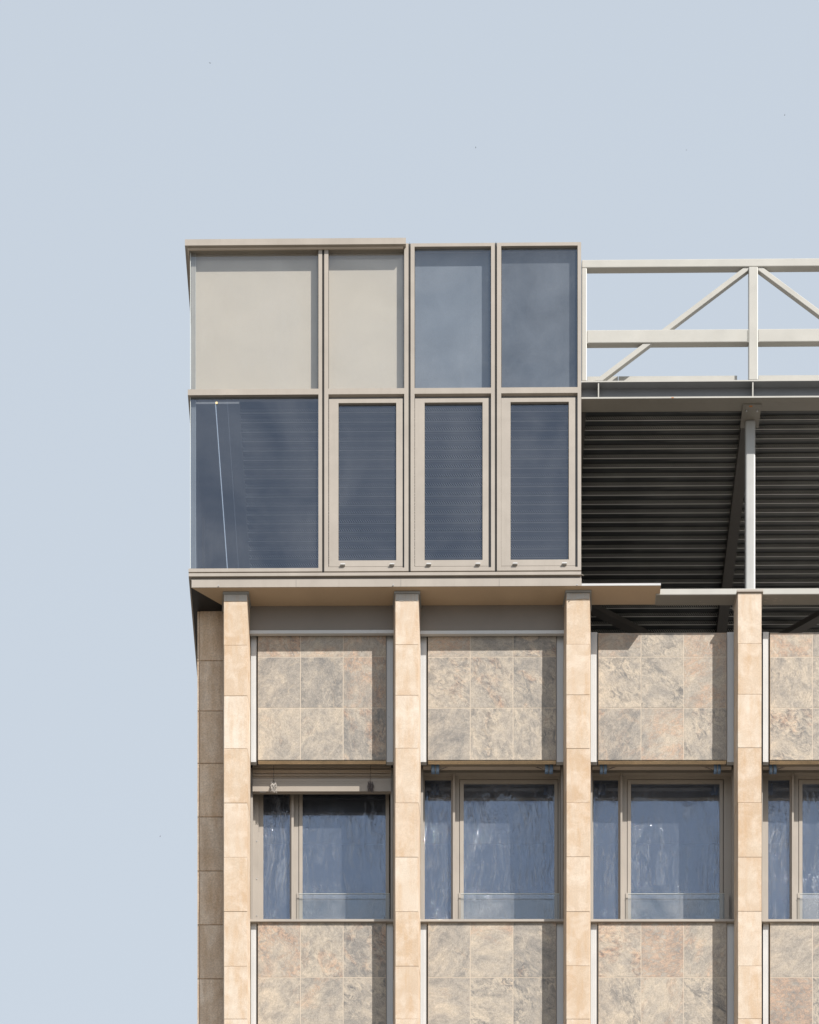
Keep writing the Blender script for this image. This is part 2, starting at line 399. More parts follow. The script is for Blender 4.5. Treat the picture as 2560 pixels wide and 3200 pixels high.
ORG = {}
class MB:
    def __init__(s): s.v = []; s.f = []; s.r = []; s.smooth = False
    def face(s, *idx, r=(0.5, 0.5, 0.5)): s.f.append(tuple(idx)); s.r.append(r)
    def hexa(s, p, r=(0.5, 0.5, 0.5)):
        """p: 8 points, front bottom-left, bottom-right, top-right, top-left, then the back four"""
        n = len(s.v); s.v += [tuple(q) for q in p]
        for q in ((0, 1, 2, 3), (5, 4, 7, 6), (4, 0, 3, 7), (1, 5, 6, 2), (3, 2, 6, 7), (4, 5, 1, 0)):
            s.face(*[n + i for i in q], r=r)
        return s
    def wbox(s, x0, x1, y0, y1, z0, z1, r=(0.5, 0.5, 0.5)):
        return s.hexa([(x0, y0, z0), (x1, y0, z0), (x1, y0, z1), (x0, y0, z1),
                       (x0, y1, z0), (x1, y1, z0), (x1, y1, z1), (x0, y1, z1)], r)
    def box(s, x0, x1, yt, yb, d0, d1, xm=None, r=(0.5, 0.5, 0.5)):
        """photo pixels on the front plane d0, real depths d0..d1"""
        xm = (x0 + x1) / 2 if xm is None else xm
        return s.wbox(PX(x0, d0), PX(x1, d0), d0, d1, PZ(xm, yb, d0), PZ(xm, yt, d0), r)
    def sheet(s, x0, x1, yt, yb, d, xm=None):
        xm = (x0 + x1) / 2 if xm is None else xm
        X0, X1, Z0, Z1 = PX(x0, d), PX(x1, d), PZ(xm, yb, d), PZ(xm, yt, d); n = len(s.v)
        s.v += [(X0, d, Z0), (X1, d, Z0), (X1, d, Z1), (X0, d, Z1)]; s.face(n, n + 1, n + 2, n + 3)
        return s
    def frame(s, x0, x1, yt, yb, wl, wr, wt, wb, d0, d1, xm=None):
        """a picture frame: butted members, pixel widths left, right, top, bottom"""
        xm = (x0 + x1) / 2 if xm is None else xm
        if wl: s.box(x0, x0 + wl, yt, yb, d0, d1, xm)
        if wr: s.box(x1 - wr, x1, yt, yb, d0, d1, xm)
        if wt: s.box(x0 + wl, x1 - wr, yt, yt + wt, d0, d1, xm)
        if wb: s.box(x0 + wl, x1 - wr, yb - wb, yb, d0, d1, xm)
        return s
    def tube(s, pts, rad, n=6):
        base = len(s.v); P = [Vector(q) for q in pts]
        for i, q in enumerate(P):
            t = (P[min(i + 1, len(P) - 1)] - P[max(i - 1, 0)]).normalized()
            u = t.cross(Vector((0.31, 0.17, 0.93))).normalized(); w = t.cross(u)
            for k in range(n):
                a = 2 * math.pi * k / n
                s.v.append(tuple(q + (u * math.cos(a) + w * math.sin(a)) * rad))
        for i in range(len(P) - 1):
            for k in range(n):
                a = base + i * n + k; b = base + i * n + (k + 1) % n
                s.face(a, b, b + n, a + n)
        s.face(*[base + k for k in range(n)][::-1]); s.face(*[base + (len(P) - 1) * n + k for k in range(n)])
        return s
    def disc(s, c, rad, d1, n=12):
        """short cylinder along depth"""
        base = len(s.v)
        for y in (c[1], d1):
            for k in range(n):
                a = 2 * math.pi * k / n
                s.v.append((c[0] + math.cos(a) * rad, y, c[2] + math.sin(a) * rad))
        s.face(*[base + k for k in range(n)]); s.face(*[base + n + k for k in range(n)][::-1])
        for k in range(n):
            a = base + k; b = base + (k + 1) % n
            s.face(b, a, a + n, b + n)
        return s
    def build(s, name, mat, parent=None, settled=True, bevel=0.0):
        vs = [settle(v) for v in s.v] if settled else list(s.v)
        if parent is not None:
            o3 = ORG[parent.name]
        else:
            lo = [min(v[i] for v in vs) for i in range(3)]; hi = [max(v[i] for v in vs) for i in range(3)]
            o3 = Vector(((lo[0] + hi[0]) / 2, (lo[1] + hi[1]) / 2, lo[2]))
        me = bpy.data.meshes.new(name)
        me.from_pydata([(v[0] - o3.x, v[1] - o3.y, v[2] - o3.z) for v in vs], [], s.f)
        at = me.attributes.new('rnd', 'FLOAT_COLOR', 'FACE')
        at.data.foreach_set('color', [c for r in s.r for c in (r[0], r[1], r[2], 1.0)])
        me.materials.append(M[mat]); me.validate(); me.update()
        if s.smooth:
            me.polygons.foreach_set('use_smooth', [True] * len(me.polygons))
        o = bpy.data.objects.new(name, me); COL.objects.link(o)
        if parent is not None: o.parent = parent
        else: o.location = o3
        ORG[o.name] = o3
        if bevel:
            b = o.modifiers.new('Bevel', 'BEVEL'); b.width = bevel; b.segments = 2; b.limit_method = 'ANGLE'
            b.harden_normals = False
        return o

def thing(name, loc, label, cat, group=None):
    o = bpy.data.objects.new(name, None); COL.objects.link(o)
    o.location = loc; o.empty_display_size = 0.2
    o['label'] = label; o['category'] = cat
    if group: o['group'] = group
    ORG[o.name] = Vector(loc)
    return o
def tag(o, label, cat, group=None):
    o['label'] = label; o['category'] = cat
    if group: o['group'] = group
    return o
def rr(): return (random.random(), random.random(), random.random())

# ------------------------------------------------------------------ the ground
g = MB(); g.v = [(-3000, -3000, 0), (3000, -3000, 0), (3000, 3000, 0), (-3000, 3000, 0)]; g.face(0, 1, 2, 3)
go = g.build('ground', 'ground', settled=False); go['kind'] = 'structure'

# ================================================================== THE STONE BUILDING
bld = thing('office_building', (0, 0.4, 0), 'stone faced office building with pale sandstone piers and slate panels between them', 'building')

P_L = [700.3, 1235.9, 1770.7, 2306.8, 2842.0]
P_R = [772.9, 1308.2, 1843.3, 2380.4, 2915.0]
DP = 0.08          # front of the piers
DB = 0.345         # their back, wider than the front
FL = 0.0235        # flare on each side
JOINTS = [2014.5, 2173.0, 2339.0, 2508.5, 2679.0, 2848.5, 3019.0, 3185.0]
def pier(i):
    mb = MB()
    xl, xr = PX(P_L[i], DP), PX(P_R[i], DP)
    xm = (P_L[i] + P_R[i]) / 2
    top = [1857.8, 1856.5, 1853.0, 1851.5, 1849][i]
    zt = PZ(xm, top, DP)
    zs = [zt] + [PZ(CX, j, DP) + random.uniform(-.004, .004) for j in JOINTS]
    while zs[-1] > 0.7: zs.append(zs[-1] - 0.61)
    zs.append(0.0)
    gp = 0.0015
    for a, b in zip(zs, zs[1:]):
        z1 = a - gp; z0 = b + gp
        dx, dy = random.uniform(-.0015, .0015), random.uniform(-.002, .002)
        r = rr(); c = 0.006
        bl = [(xl + dx, DP + dy), (xr + dx, DP + dy), (xr + FL + dx, DB), (xl - FL + dx, DB)]
        mb.hexa([(bl[0][0], bl[0][1], z0), (bl[1][0], bl[1][1], z0), (bl[1][0], bl[1][1], z1), (bl[0][0], bl[0][1], z1),
                 (bl[3][0], bl[3][1], z0), (bl[2][0], bl[2][1], z0), (bl[2][0], bl[2][1], z1), (bl[3][0], bl[3][1], z1)], r)
    o = mb.build('stone_pier', 'stone', bld, bevel=0.0022)
    core = MB().hexa([(xl + .006, DP + .008, 0), (xr - .006, DP + .008, 0), (xr - .006, DP + .008, zt - .01), (xl + .006, DP + .008, zt - .01),
                      (xl - FL + .006, DB - .002, 0), (xr + FL - .006, DB - .002, 0), (xr + FL - .006, DB - .002, zt - .01), (xl - FL + .006, DB - .002, zt - .01)])
    core.build('mortar', 'grout', o)
    # metal capping plate, a little wider than the stone
    cp = MB(); e = 0.012
    zc0 = zt + 0.001; zc1 = zt + 0.024
    cp.hexa([(xl - e, DP - .014, zc0), (xr + e + .006, DP - .014, zc0), (xr + e + .006, DP - .014, zc1), (xl - e, DP - .014, zc1),
             (xl - FL - e - .004, DB + .02, zc0), (xr + FL + e, DB + .02, zc0), (xr + FL + e, DB + .02, zc1), (xl - FL - e - .004, DB + .02, zc1)])
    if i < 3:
        ph = (21.5, 21.5, 19.0)[i] * S  # cement patch that also paints in the fascia's shade, cut to its edge
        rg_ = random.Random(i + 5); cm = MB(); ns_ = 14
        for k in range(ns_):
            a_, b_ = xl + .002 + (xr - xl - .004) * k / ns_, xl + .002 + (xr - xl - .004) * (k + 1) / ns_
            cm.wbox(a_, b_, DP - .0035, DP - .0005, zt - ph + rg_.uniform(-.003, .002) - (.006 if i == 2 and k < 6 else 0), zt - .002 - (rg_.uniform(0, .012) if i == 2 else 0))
        cm.build('cement_shade_patch', 'cement_shade', o)
    cp.build('capping', 'lead' if i < 3 else 'frame', o)
    return o
piers = [pier(i) for i in range(5)]

# weathered corner wall to the side of the first pier
cw = MB(); DW = 0.39
zs = [PZ(660, 1903, DW)] + [PZ(CX, y, DW) for y in (2063, 2220.6, 2385, 2552.8, 2721.6, 2890, 3059)]
while zs[-1] > 0.8: zs.append(zs[-1] - 0.61)
zs.append(0.0)
xa, xb, xc = PX(617, DW), PX(624.2, DW), PX(706, DW)
for a, b in zip(zs, zs[1:]):
    r = rr()
    cw.wbox(xb + .0025, xc, DW, 0.75, b + .004, a - .004, r)
    cw.wbox(xa, xb - .0025, DW + .003, 7.0, b + .004, a - .004, (r[0] * .6, r[1], r[2]))
cwo = cw.build('corner_wall', 'stone_dirty', bld, bevel=0.004)
MB().wbox(xa + .008, xc - .01, DW + .012, 6.98, 0, zs[0] - .02).build('mortar', 'grout', cwo)

# bays between the piers --------------------------------------------------------------
# panel left/right on its plane, tile joints
DT = 0.352
BAYS = [
    dict(px=(805.8, 939.4, 1072.9, 1206.8), ch=(784.5, 801.8, 1208.0, 1228.5)),
    dict(px=(1337.5, 1470.0, 1604.0, 1738.4), ch=(1314.5, 1333.6, 1739.6, 1761.5)),
    dict(px=(1870.5, 2004.0, 2137.5, 2271.4), ch=(1846.5, 1867.0, 2272.6, 2294.5)),
    dict(px=(2407.0, 2540.0, 2673.0, 2806.5), ch=(2385.0, 2403.0, 2807.5, 2830.0)),
]
def tile_panel(bi, ys, name_extra):
    b = BAYS[bi]; xs = b['px']; mb = MB(); xm = (xs[0] + xs[3]) / 2; g_ = 0.0034
    for (ya, yb) in zip(ys, ys[1:]):
        for (x0, x1) in zip(xs, xs[1:]):
            X0, X1 = PX(x0, DT) + g_, PX(x1, DT) - g_
            Z0, Z1 = PZ(xm, yb, DT) + g_, PZ(xm, ya, DT) - g_
            mb.wbox(X0, X1, DT + random.uniform(-.0006, .0004), DT + .018, Z0, Z1, rr())
    o = mb.build('slate_panel', 'slate', bld, bevel=0.0015)
    X0, X1 = PX(xs[0], DT), PX(xs[3], DT)
    MB().wbox(X0 + .001, X1 - .001, DT + .0011, DT + .019, PZ(xm, ys[-1], DT) + .004, PZ(xm, ys[0], DT) - .004).build('grout', 'grout', o)
    MB().wbox(X0 + .002, X1 - .002, DT + .0195, DT + .069, PZ(xm, ys[-1], DT) - .002, PZ(xm, ys[0], DT) - .006).build('backing_board', 'board', o)
    return o
def channels(bi, yt, yb):
    b = BAYS[bi]; x0, x1, x2, x3 = b['ch']; d0 = DT + .024
    for k, (a, c) in enumerate(((x0, x1), (x2, x3))):
        mb = MB()
        mb.box(a, c, yt, yb, d0, d0 + .006)
        w = PX(c, d0) - PX(a, d0)
        X0, X1 = PX(a, d0), PX(c, d0); Z0, Z1 = PZ((a + c) / 2, yb, d0), PZ((a + c) / 2, yt, d0)
        mb.wbox(X0, X0 + .004, d0 + .006, d0 + .055, Z0, Z1)
        mb.wbox(X1 - .004, X1, d0 + .006, d0 + .055, Z0, Z1)
        mb.wbox(X0 + .004, X1 - .004, d0 + .006, d0 + .055, Z0, Z0 + .004)
        for q in (.35, .55):      # shallow grooves rolled into the face
            mb.wbox(X0 + w * q, X0 + w * q + .002, d0 - .0015, d0, Z0, Z1)
        mb.build('side_channel', 'alu', bld)
        MB().wbox(X0 - .02 if k else X0 - .006, X1 + .014, d0 + .057, d0 + .075, Z0 + .01, Z1 - .012).build('channel_backing', 'slot', bld)

for bi in range(4):
    top = (1985.0, 1983.5, 1977.0, 1976.5)[bi]
    tile_panel(bi, [top, 2053.0 + (bi == 0) * 0, 2212.5, 2375.7], '')
    channels(bi, top - (0 if bi < 2 else 1.5), 2381.2)
    tile_panel(bi, [2882.0, 3055.0, 3220.0, 3271.0], '')
    channels(bi, 2882.5, 3277.0)

# taupe wall strip and pale trim over the first two bays
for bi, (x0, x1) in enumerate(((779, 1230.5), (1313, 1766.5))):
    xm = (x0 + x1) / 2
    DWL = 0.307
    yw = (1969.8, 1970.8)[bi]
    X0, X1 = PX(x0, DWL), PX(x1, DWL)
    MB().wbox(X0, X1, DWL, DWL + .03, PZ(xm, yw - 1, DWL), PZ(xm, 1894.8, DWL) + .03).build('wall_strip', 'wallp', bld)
    t = MB().box(x0, x1, yw - .6, yw + 9.6, DWL - .006, DWL + .035, xm)
    t.build('pale_trim', 'alu', bld)

# backing walls: parapet zone behind the panels and the piers, with the window openings left open
bk = MB()
XA, XB = PX(623, .45), PX(3100, .45)
zz = lambda y, d=.45: PZ(CX, y, d)
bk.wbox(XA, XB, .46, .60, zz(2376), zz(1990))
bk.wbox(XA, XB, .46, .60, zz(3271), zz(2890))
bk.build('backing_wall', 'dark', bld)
# floor slabs, rear and side walls of the top storeys
sl = MB()
ZR = PZ(CX, 2005, .46)              # roof terrace level
sl.wbox(XA, XB, .62, 8.0, ZR - .3, ZR)
sl.build('roof_slab', 'concrete', bld)
sl = MB()
ZF2 = PZ(CX, 2900, .46)
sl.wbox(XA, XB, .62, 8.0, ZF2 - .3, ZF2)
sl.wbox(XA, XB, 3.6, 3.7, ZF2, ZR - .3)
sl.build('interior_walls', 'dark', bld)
# lower storeys under the picture: repeated bands down to the street
lo = MB()
for k in range(1, 8):
    dz = k * 895 * S
    z1 = zz(2376) - dz; z0 = zz(2876) - dz
    if z0 < 0.3: break
    lo.wbox(XA, XB, DT + .01, .60, zz(3271) - dz, zz(2882) - dz if zz(3271) - dz > 0 else zz(2882) - dz)
lo.wbox(XA, XB, .70, .72, 0, zz(3271) + .05)
lo.build('lower_facade', 'wallp', bld)
MB().wbox(PX(617, DW) + .02, XB, 7.9, 8.1, 0, ZR).build('rear_wall', 'stone_dirty', bld)

# ------------------------------------------------------------------ windows of the storey
def wr_height(u, w, seed):
    """creased film: long folds that pull down and sideways, with calm patches between"""
    q = Vector((u * 1.3 + seed, w * 0.8, seed * 2.1))
    wx = noise.noise(q * 1.7) * 0.06; wz = noise.noise(q * 1.3 + Vector((5, 1, 2))) * 0.12
    uu, ww = u + wx, w + wz
    calm = max(0.0, min(1.0, 0.5 + 1.9 * noise.noise(Vector((u * 2.3 + seed * 3, w * 1.2 - seed, 1.7)))))
    lean = 0.12 * math.sin(seed * 5)
    h = 0.0
    for fx, fz, am in ((12, 1.2, 1.0), (26, 2.4, .55), (50, 5.0, .22)):
        n_ = noise.noise(Vector(((uu + lean * ww) * fx + seed * 7, ww * fz, seed + fx)))
        h += am * max(0.0, 1 - abs(n_) * 4.8) ** 2
    return h * calm, calm

def film(parent, x0, x1, yt, yb, d, seed):
    X0, X1 = PX(x0, d), PX(x1, d); Z0, Z1 = PZ((x0 + x1) / 2, yb, d), PZ((x0 + x1) / 2, yt, d)
    st = 0.012
    nx, nz = max(4, int((X1 - X0) / st)), max(4, int((Z1 - Z0) / st))
    mb = MB(); hs = []; cs = []
    for j in range(nz + 1):
        for i in range(nx + 1):
            u, w = X0 + (X1 - X0) * i / nx, Z0 + (Z1 - Z0) * j / nz
            h, calm = wr_height(u - (X0 + X1) / 2, w - (Z0 + Z1) / 2, seed)
            e = min(1, 6 * min(i / nx, 1 - i / nx, j / nz, 1 - j / nz) + .1)
            hs.append(h * e); cs.append(calm)
            mb.v.append((u, d - h * e * 0.0010 - 0.001, w))
    for j in range(nz):
        for i in range(nx):
            a = j * (nx + 1) + i
            c = min(1.0, 0.5 * (hs[a] + hs[a + nx + 2]))
            mb.face(a, a + 1, a + nx + 2, a + nx + 1, r=(c, cs[a], 0))
    mb.smooth = True
    return mb.build('protective_film', 'film', parent)

DF = 0.700
WINS = [
    dict(left=(790, 808.5), frm=(808.5, 1218), g1=(823, 906), fin=(911, 918.3), sash=(933.6, 1217), g2=(945.7, 1205.5), bal=(934.5, 1218.7), guide=(783, 790), guider=(1221, 1228)),
    dict(left=None, frm=(1322.5, 1751), g1=(1327.5, 1410), fin=(1415.5, 1422.5), sash=(1436.3, 1744.5), g2=(1449.4, 1733), bal=(1440.5, 1748.5), guide=(1314.8, 1322.6), guider=(1753.5, 1760)),
    dict(left=None, frm=(1851, 2289), g1=(1854.5, 1932.5), fin=(1939.5, 1945.5), sash=(1960.3, 2261), g2=(1972.4, 2249.4), bal=(1963, 2264), guide=(1846, 1851.5), guider=(2290, 2296)),
    dict(left=None, frm=(2383, 2822), g1=(2401.3, 2468.3), fin=(2475.5, 2481.5), sash=(2496.3, 2798), g2=(2508.3, 2786), bal=(2500, 2800), guide=(2381.5, 2384), guider=(2823, 2829)),
]
YS = 2937.0      # foot of the windows, hidden behind the sill from the street
for wi, w in enumerate(WINS):
    x0, x1 = w['frm']; xm = (x0 + x1) / 2
    mb = MB()
    yt = 2423.5
    # outer frame pieces, all butted
    mb.box(x0, w['g1'][0], yt, YS, DF, DF + .07, xm)
    mb.box(w['g1'][0], w['g1'][1], yt, 2437.5, DF, DF + .07, xm)
    mb.box(w['g1'][1], w['sash'][0] - .6, yt, YS, DF, DF + .07, xm)
    mb.box(w['sash'][0] - .6, w['sash'][1] + .8, yt, 2435.6, DF, DF + .07, xm)
    mb.box(w['sash'][1] + .8, x1, yt, YS, DF, DF + .07, xm)
    mb.box(w['g1'][0], w['g1'][1], 2917, YS, DF, DF + .07, xm)
    if w['left']:
        mb.box(w['left'][0], w['left'][1] - .3, yt, YS, DF - .035, DF + .05, xm)
    win = mb.build('window', 'frame', bld)
    # head member, projecting, with its own underside
    MB().box(x0 if not w['left'] else w['left'][0], x1, 2406.5, 2415.5, DF - .055, DF + .05, xm).build('head_rail', 'frame', win)
    f = w['fin']
    MB().box(f[0], f[1], 2412.0, YS, DF - .052, DF - .001, xm).build('mullion', 'frame', win)
    s0, s1 = w['sash']; a, b = w['g2']
    MB().frame(s0 + 1.3, s1 - 1.3, 2437.6, YS, a - s0 - 1.3, s1 - b - 1.3, 2448.6 - 2437.6, 20, DF - .004, DF + .06, xm).build('sash', 'frame', win)
    gk = MB().frame(s0 - 1, s1 + 1, 2434, YS, 3, 3, 6, 0, DF + .061, DF + .068, xm); gk.build('sash_gasket', 'gasket', win)
    p1 = MB().sheet(w['g1'][0] - 1, w['g1'][1] + 1, 2436, YS, DF + .012, xm).build('pane', 'win_glass', win)
    p2 = MB().sheet(a - 1, b + 1, 2447, YS, DF + .014, xm).build('pane', 'win_glass', win)
    film(win, w['g1'][0] + .3, w['g1'][1] - .3, 2437.8, YS - .5, DF + .008, 1.3 + wi * 2.7)
    film(win, a + .3, b - .3, 2448.9, YS - .5, DF + .011, 2.1 + wi * 3.9)
    # glass balustrade in front of the opening light
    c, e = w['bal']
    bal = MB().sheet(c, e, 2793.4, YS, DF - .035, xm).build('balustrade', 'rail_glass', win)
    MB().box(c, e, 2792.4, 2793.4, DF - .0405, DF - .0295, xm).build('glass_edge', 'edge', bal)
    MB().box(c - 7, c - .5, 2790.5, YS, DF - .008, DF - .001, xm).build('balustrade_channel', 'frame', win)
    if wi == 2:
        MB().box(e + 1.5, e + 15, 2793.0, YS, DF - .045, DF - .002, xm).build('balustrade_channel', 'frame', win)
    for gx in (w['guide'], w['guider']):
        MB().box(gx[0], gx[1], 2392 if wi else 2400, YS, 0.535, 0.69, xm).build('guide_rail', 'frame', win)
    # sill
    q0, q1 = ((780.2, 1230.8), (1312.8, 1762.8), (1845.6, 2298), (2382.2, 2834))[wi]
    MB().box(q0, q1, 2872.4, 2879.6, .328, DF + .07, xm).build('sill', 'frame', win)
    # room edge above
    MB().box(x0 - 6, x1 + 6, 2385.5, 2398, .62, .76, xm).build('lintel', 'wallp', win)
    if w['left']:
        for yy in (2512, 2629, 2746, 2862):
            zc = PZ(802, yy, DF - .037); MB().disc((PX(802.5, DF - .04), DF - .040, zc), .006, DF - .035, 8).build('screw', 'screw', win)

# ------------------------------------------------------------------ the lowered blind of the first bay
bl = thing('window_blind', (PX(1005, .5), .5, PZ(1005, 2473, .5)), 'half gathered bronze metal blind with bunched cords hanging at head of the first window', 'blind', 'window blinds')
xm = 1005
hd = MB().box(790, 1222, 2388, 2399, .53, .60, xm); hd.build('head_box', 'slat', bl)
sm = MB(); gp_ = MB()
rows = [(2391, 2397.5, .530), (2398.6, 2404.2, .522), (2405.0, 2408.0, .512), (2409.6, 2415.8, .526), (2417.2, 2424.0, .516), (2425.2, 2430.6, .510)]
for k, (a, b, dd) in enumerate(rows):
    z1_, z0_ = PZ(xm, a, dd), PZ(xm, b, dd); XX0, XX1 = PX(789.9, dd), PX(1222.0, dd)
    # each folded slat leans: its lower edge stands forward
    sm.hexa([(XX0, dd - .004, z0_), (XX1, dd - .004, z0_), (XX1, dd + .012, z1_), (XX0, dd + .012, z1_),
             (XX0, dd + .05, z0_), (XX1, dd + .05, z0_), (XX1, dd + .05, z1_), (XX0, dd + .05, z1_)])
gp_.box(790.5, 1221.5, 2389, 2434, .556, .575, xm)
sm.build('slats', 'slat', bl); gp_.build('slat_backing', 'gasket', bl)
rl = MB().box(789.6, 1222.3, 2432.5, 2473.0, .500, .553, xm)
for yy in (2441.5, 2446.5): rl.box(789.6, 1222.3, yy, yy + 1.0, .4985, .500, xm)
rl.build('bottom_rail', 'rail', bl)
MB().box(812, 832, 2474.0, 2474.6, .503, .515, xm).build('end_clip', 'alu', bl)
for cx0 in (855.5, 1158.5):
    pts = []
    for k in range(24):
        t = k / 23; pts.append((PX(cx0 + math.sin(k * .9) * 1.8 * t, .49), .490 + .004 * math.sin(k), PZ(xm, 2392 + 54 * t, .49)))
    MB().tube(pts, .0028, 5).build('cord', 'cord', bl)
    bun = MB(); rg = random.Random(int(cx0))
    for s_ in range(7):
        pts = []
        yb0 = 2445 + s_ * 4.2
        for k in range(14):
            t = k / 13
            pts.append((PX(cx0 - 9 + 18 * t + rg.uniform(-1.2, 1.2), .48), .482 + rg.uniform(-.01, .008), PZ(xm, yb0 + 5 * math.sin(k * 1.6 + s_) + 3.5 * t, .48)))
        bun.tube(pts, .0034, 5)
    bun.build('cord_bundle', 'cord' if cx0 > 1000 else 'twine', bl)

# the three raised blinds, held up by blue tape
RB = [(1322.5, 1751.5, (1348.2, 1373), (1703.7, 1729), 'raised bronze blind tied with blue tape, in the bay next to the lowered blind'),
      (1852, 2287, (1875.5, 1897), (2232, 2253.5), 'raised bronze blind tied with blue tape, below the end of the cut off soffit'),
      (2384, 2822, (2403.5, 2426), (2765, 2790), 'raised bronze blind tied with tilted blue tape, beyond the last stone pier')]
for bi, (x0, x1, t1, t2, lb) in enumerate(RB):
    xm = (x0 + x1) / 2
    r = thing('window_blind', (PX(xm, .5), .5, PZ(xm, 2400, .5)), lb, 'blind', 'window blinds')
    MB().box(x0, x1, 2378, 2396.6, .500, .557, xm).build('bottom_rail', 'slat', r)
    sm = MB()
    for k in range(4): sm.box(x0 + 1, x1 - 1, 2352 + k * 6.2, 2356.5 + k * 6.2, .51, .56, xm)
    sm.build('slats', 'slat', r)
    for (a, b) in (t1, t2):
        n = 8; tp = MB(); mid = (a + b) / 2
        tilt = 2.5 if bi == 2 else 0
        for (u0, u1) in ((a, mid - 1.2), (mid + 1.4, b)):
            X0, X1 = PX(u0, .49), PX(u1, .49); Zt, Zb = PZ(xm, 2384, .49), PZ(xm, 2407.5, .49)
            ring = [(.492, Zt), (.489, (Zt + Zb) / 2), (.492, Zb + .012), (.503, Zb), (.53, Zb - .001), (.556, Zb), (.566, Zb + .014), (.568, Zt)]
            base = len(tp.v)
            for (y, z) in ring:
                tp.v.append((X0 + tilt * .002 * (Zt - z) * 20, y, z)); tp.v.append((X1 + tilt * .002 * (Zt - z) * 20, y, z))
            for k in range(len(ring) - 1):
                i0 = base + k * 2; tp.face(i0, i0 + 2, i0 + 3, i0 + 1)
        tp.smooth = True
        t_o = tp.build('tape_strap', 'tape', r)
        so = t_o.modifiers.new('Solidify', 'SOLIDIFY'); so.thickness = .004
        pts = [(PX(mid, .485), .487, PZ(xm, 2384, .485)), (PX(mid, .485), .486, PZ(xm, 2403, .485)), (PX(mid + .6, .485), .505, PZ(xm, 2408.5, .49))]
        MB().tube(pts, .0028, 6).build('twine', 'twine', r)
        rg = random.Random(int(a))
        for k in range(3):
            sx = b + 2 if a == t1[0] else a - 6
            sgn = 1 if a == t1[0] else -1
            pts = [(PX(sx + sgn * t * (14 + 5 * k), .5), .497 - .004 * t, PZ(xm, 2399 + 4 * math.sin(t * 3 + k) + k * 2.2, .5)) for t in (0, .3, .6, 1)]
            MB().tube(pts, .0018, 5).build('loose_cord', 'cord', r)

# ================================================================== THE GLAZED PAVILION ON THE ROOF
pav = thing('rooftop_pavilion', (PX(1200, 3), 3, PZ(1200, 1835, 0)), 'glazed rooftop pavilion in taupe metal frames overhanging the stone piers', 'pavilion')
DG = 0.030
XR = 1816.6
def unit_frame(fx0, fx1, yt, w):
    pass
UN = [dict(o=(588.5, 1007.0), g=(595.0, 995.3), jt=(1007.0, 1013.6)),
      dict(o=(1013.6, 1277.0), g=(1026.5, 1263.6), jt=(1277.0, 1283.3), s=(1028.4, 1258.4), sg=(1058.0, 1238.6)),
      dict(o=(1283.3, 1546.8), g=(1295.8, 1535.0), jt=(1546.8, 1553.4), s=(1297.0, 1527.0), sg=(1327.2, 1508.4)),
      dict(o=(1553.4, XR), g=(1566.6, 1805.6), jt=None, s=(1567.0, 1798.0), sg=(1595.8, 1778.0))]
def Yc(y):   # a level given at the middle of the facade, usable with xm = CX
    return y
YT, YG, YM0, YM1 = 760.3, 770.5, 1212.6, 1230.4      # frame top, glass top, transom top and bottom (mid facade)
YB0, YB1 = 1773.6, 1784.2
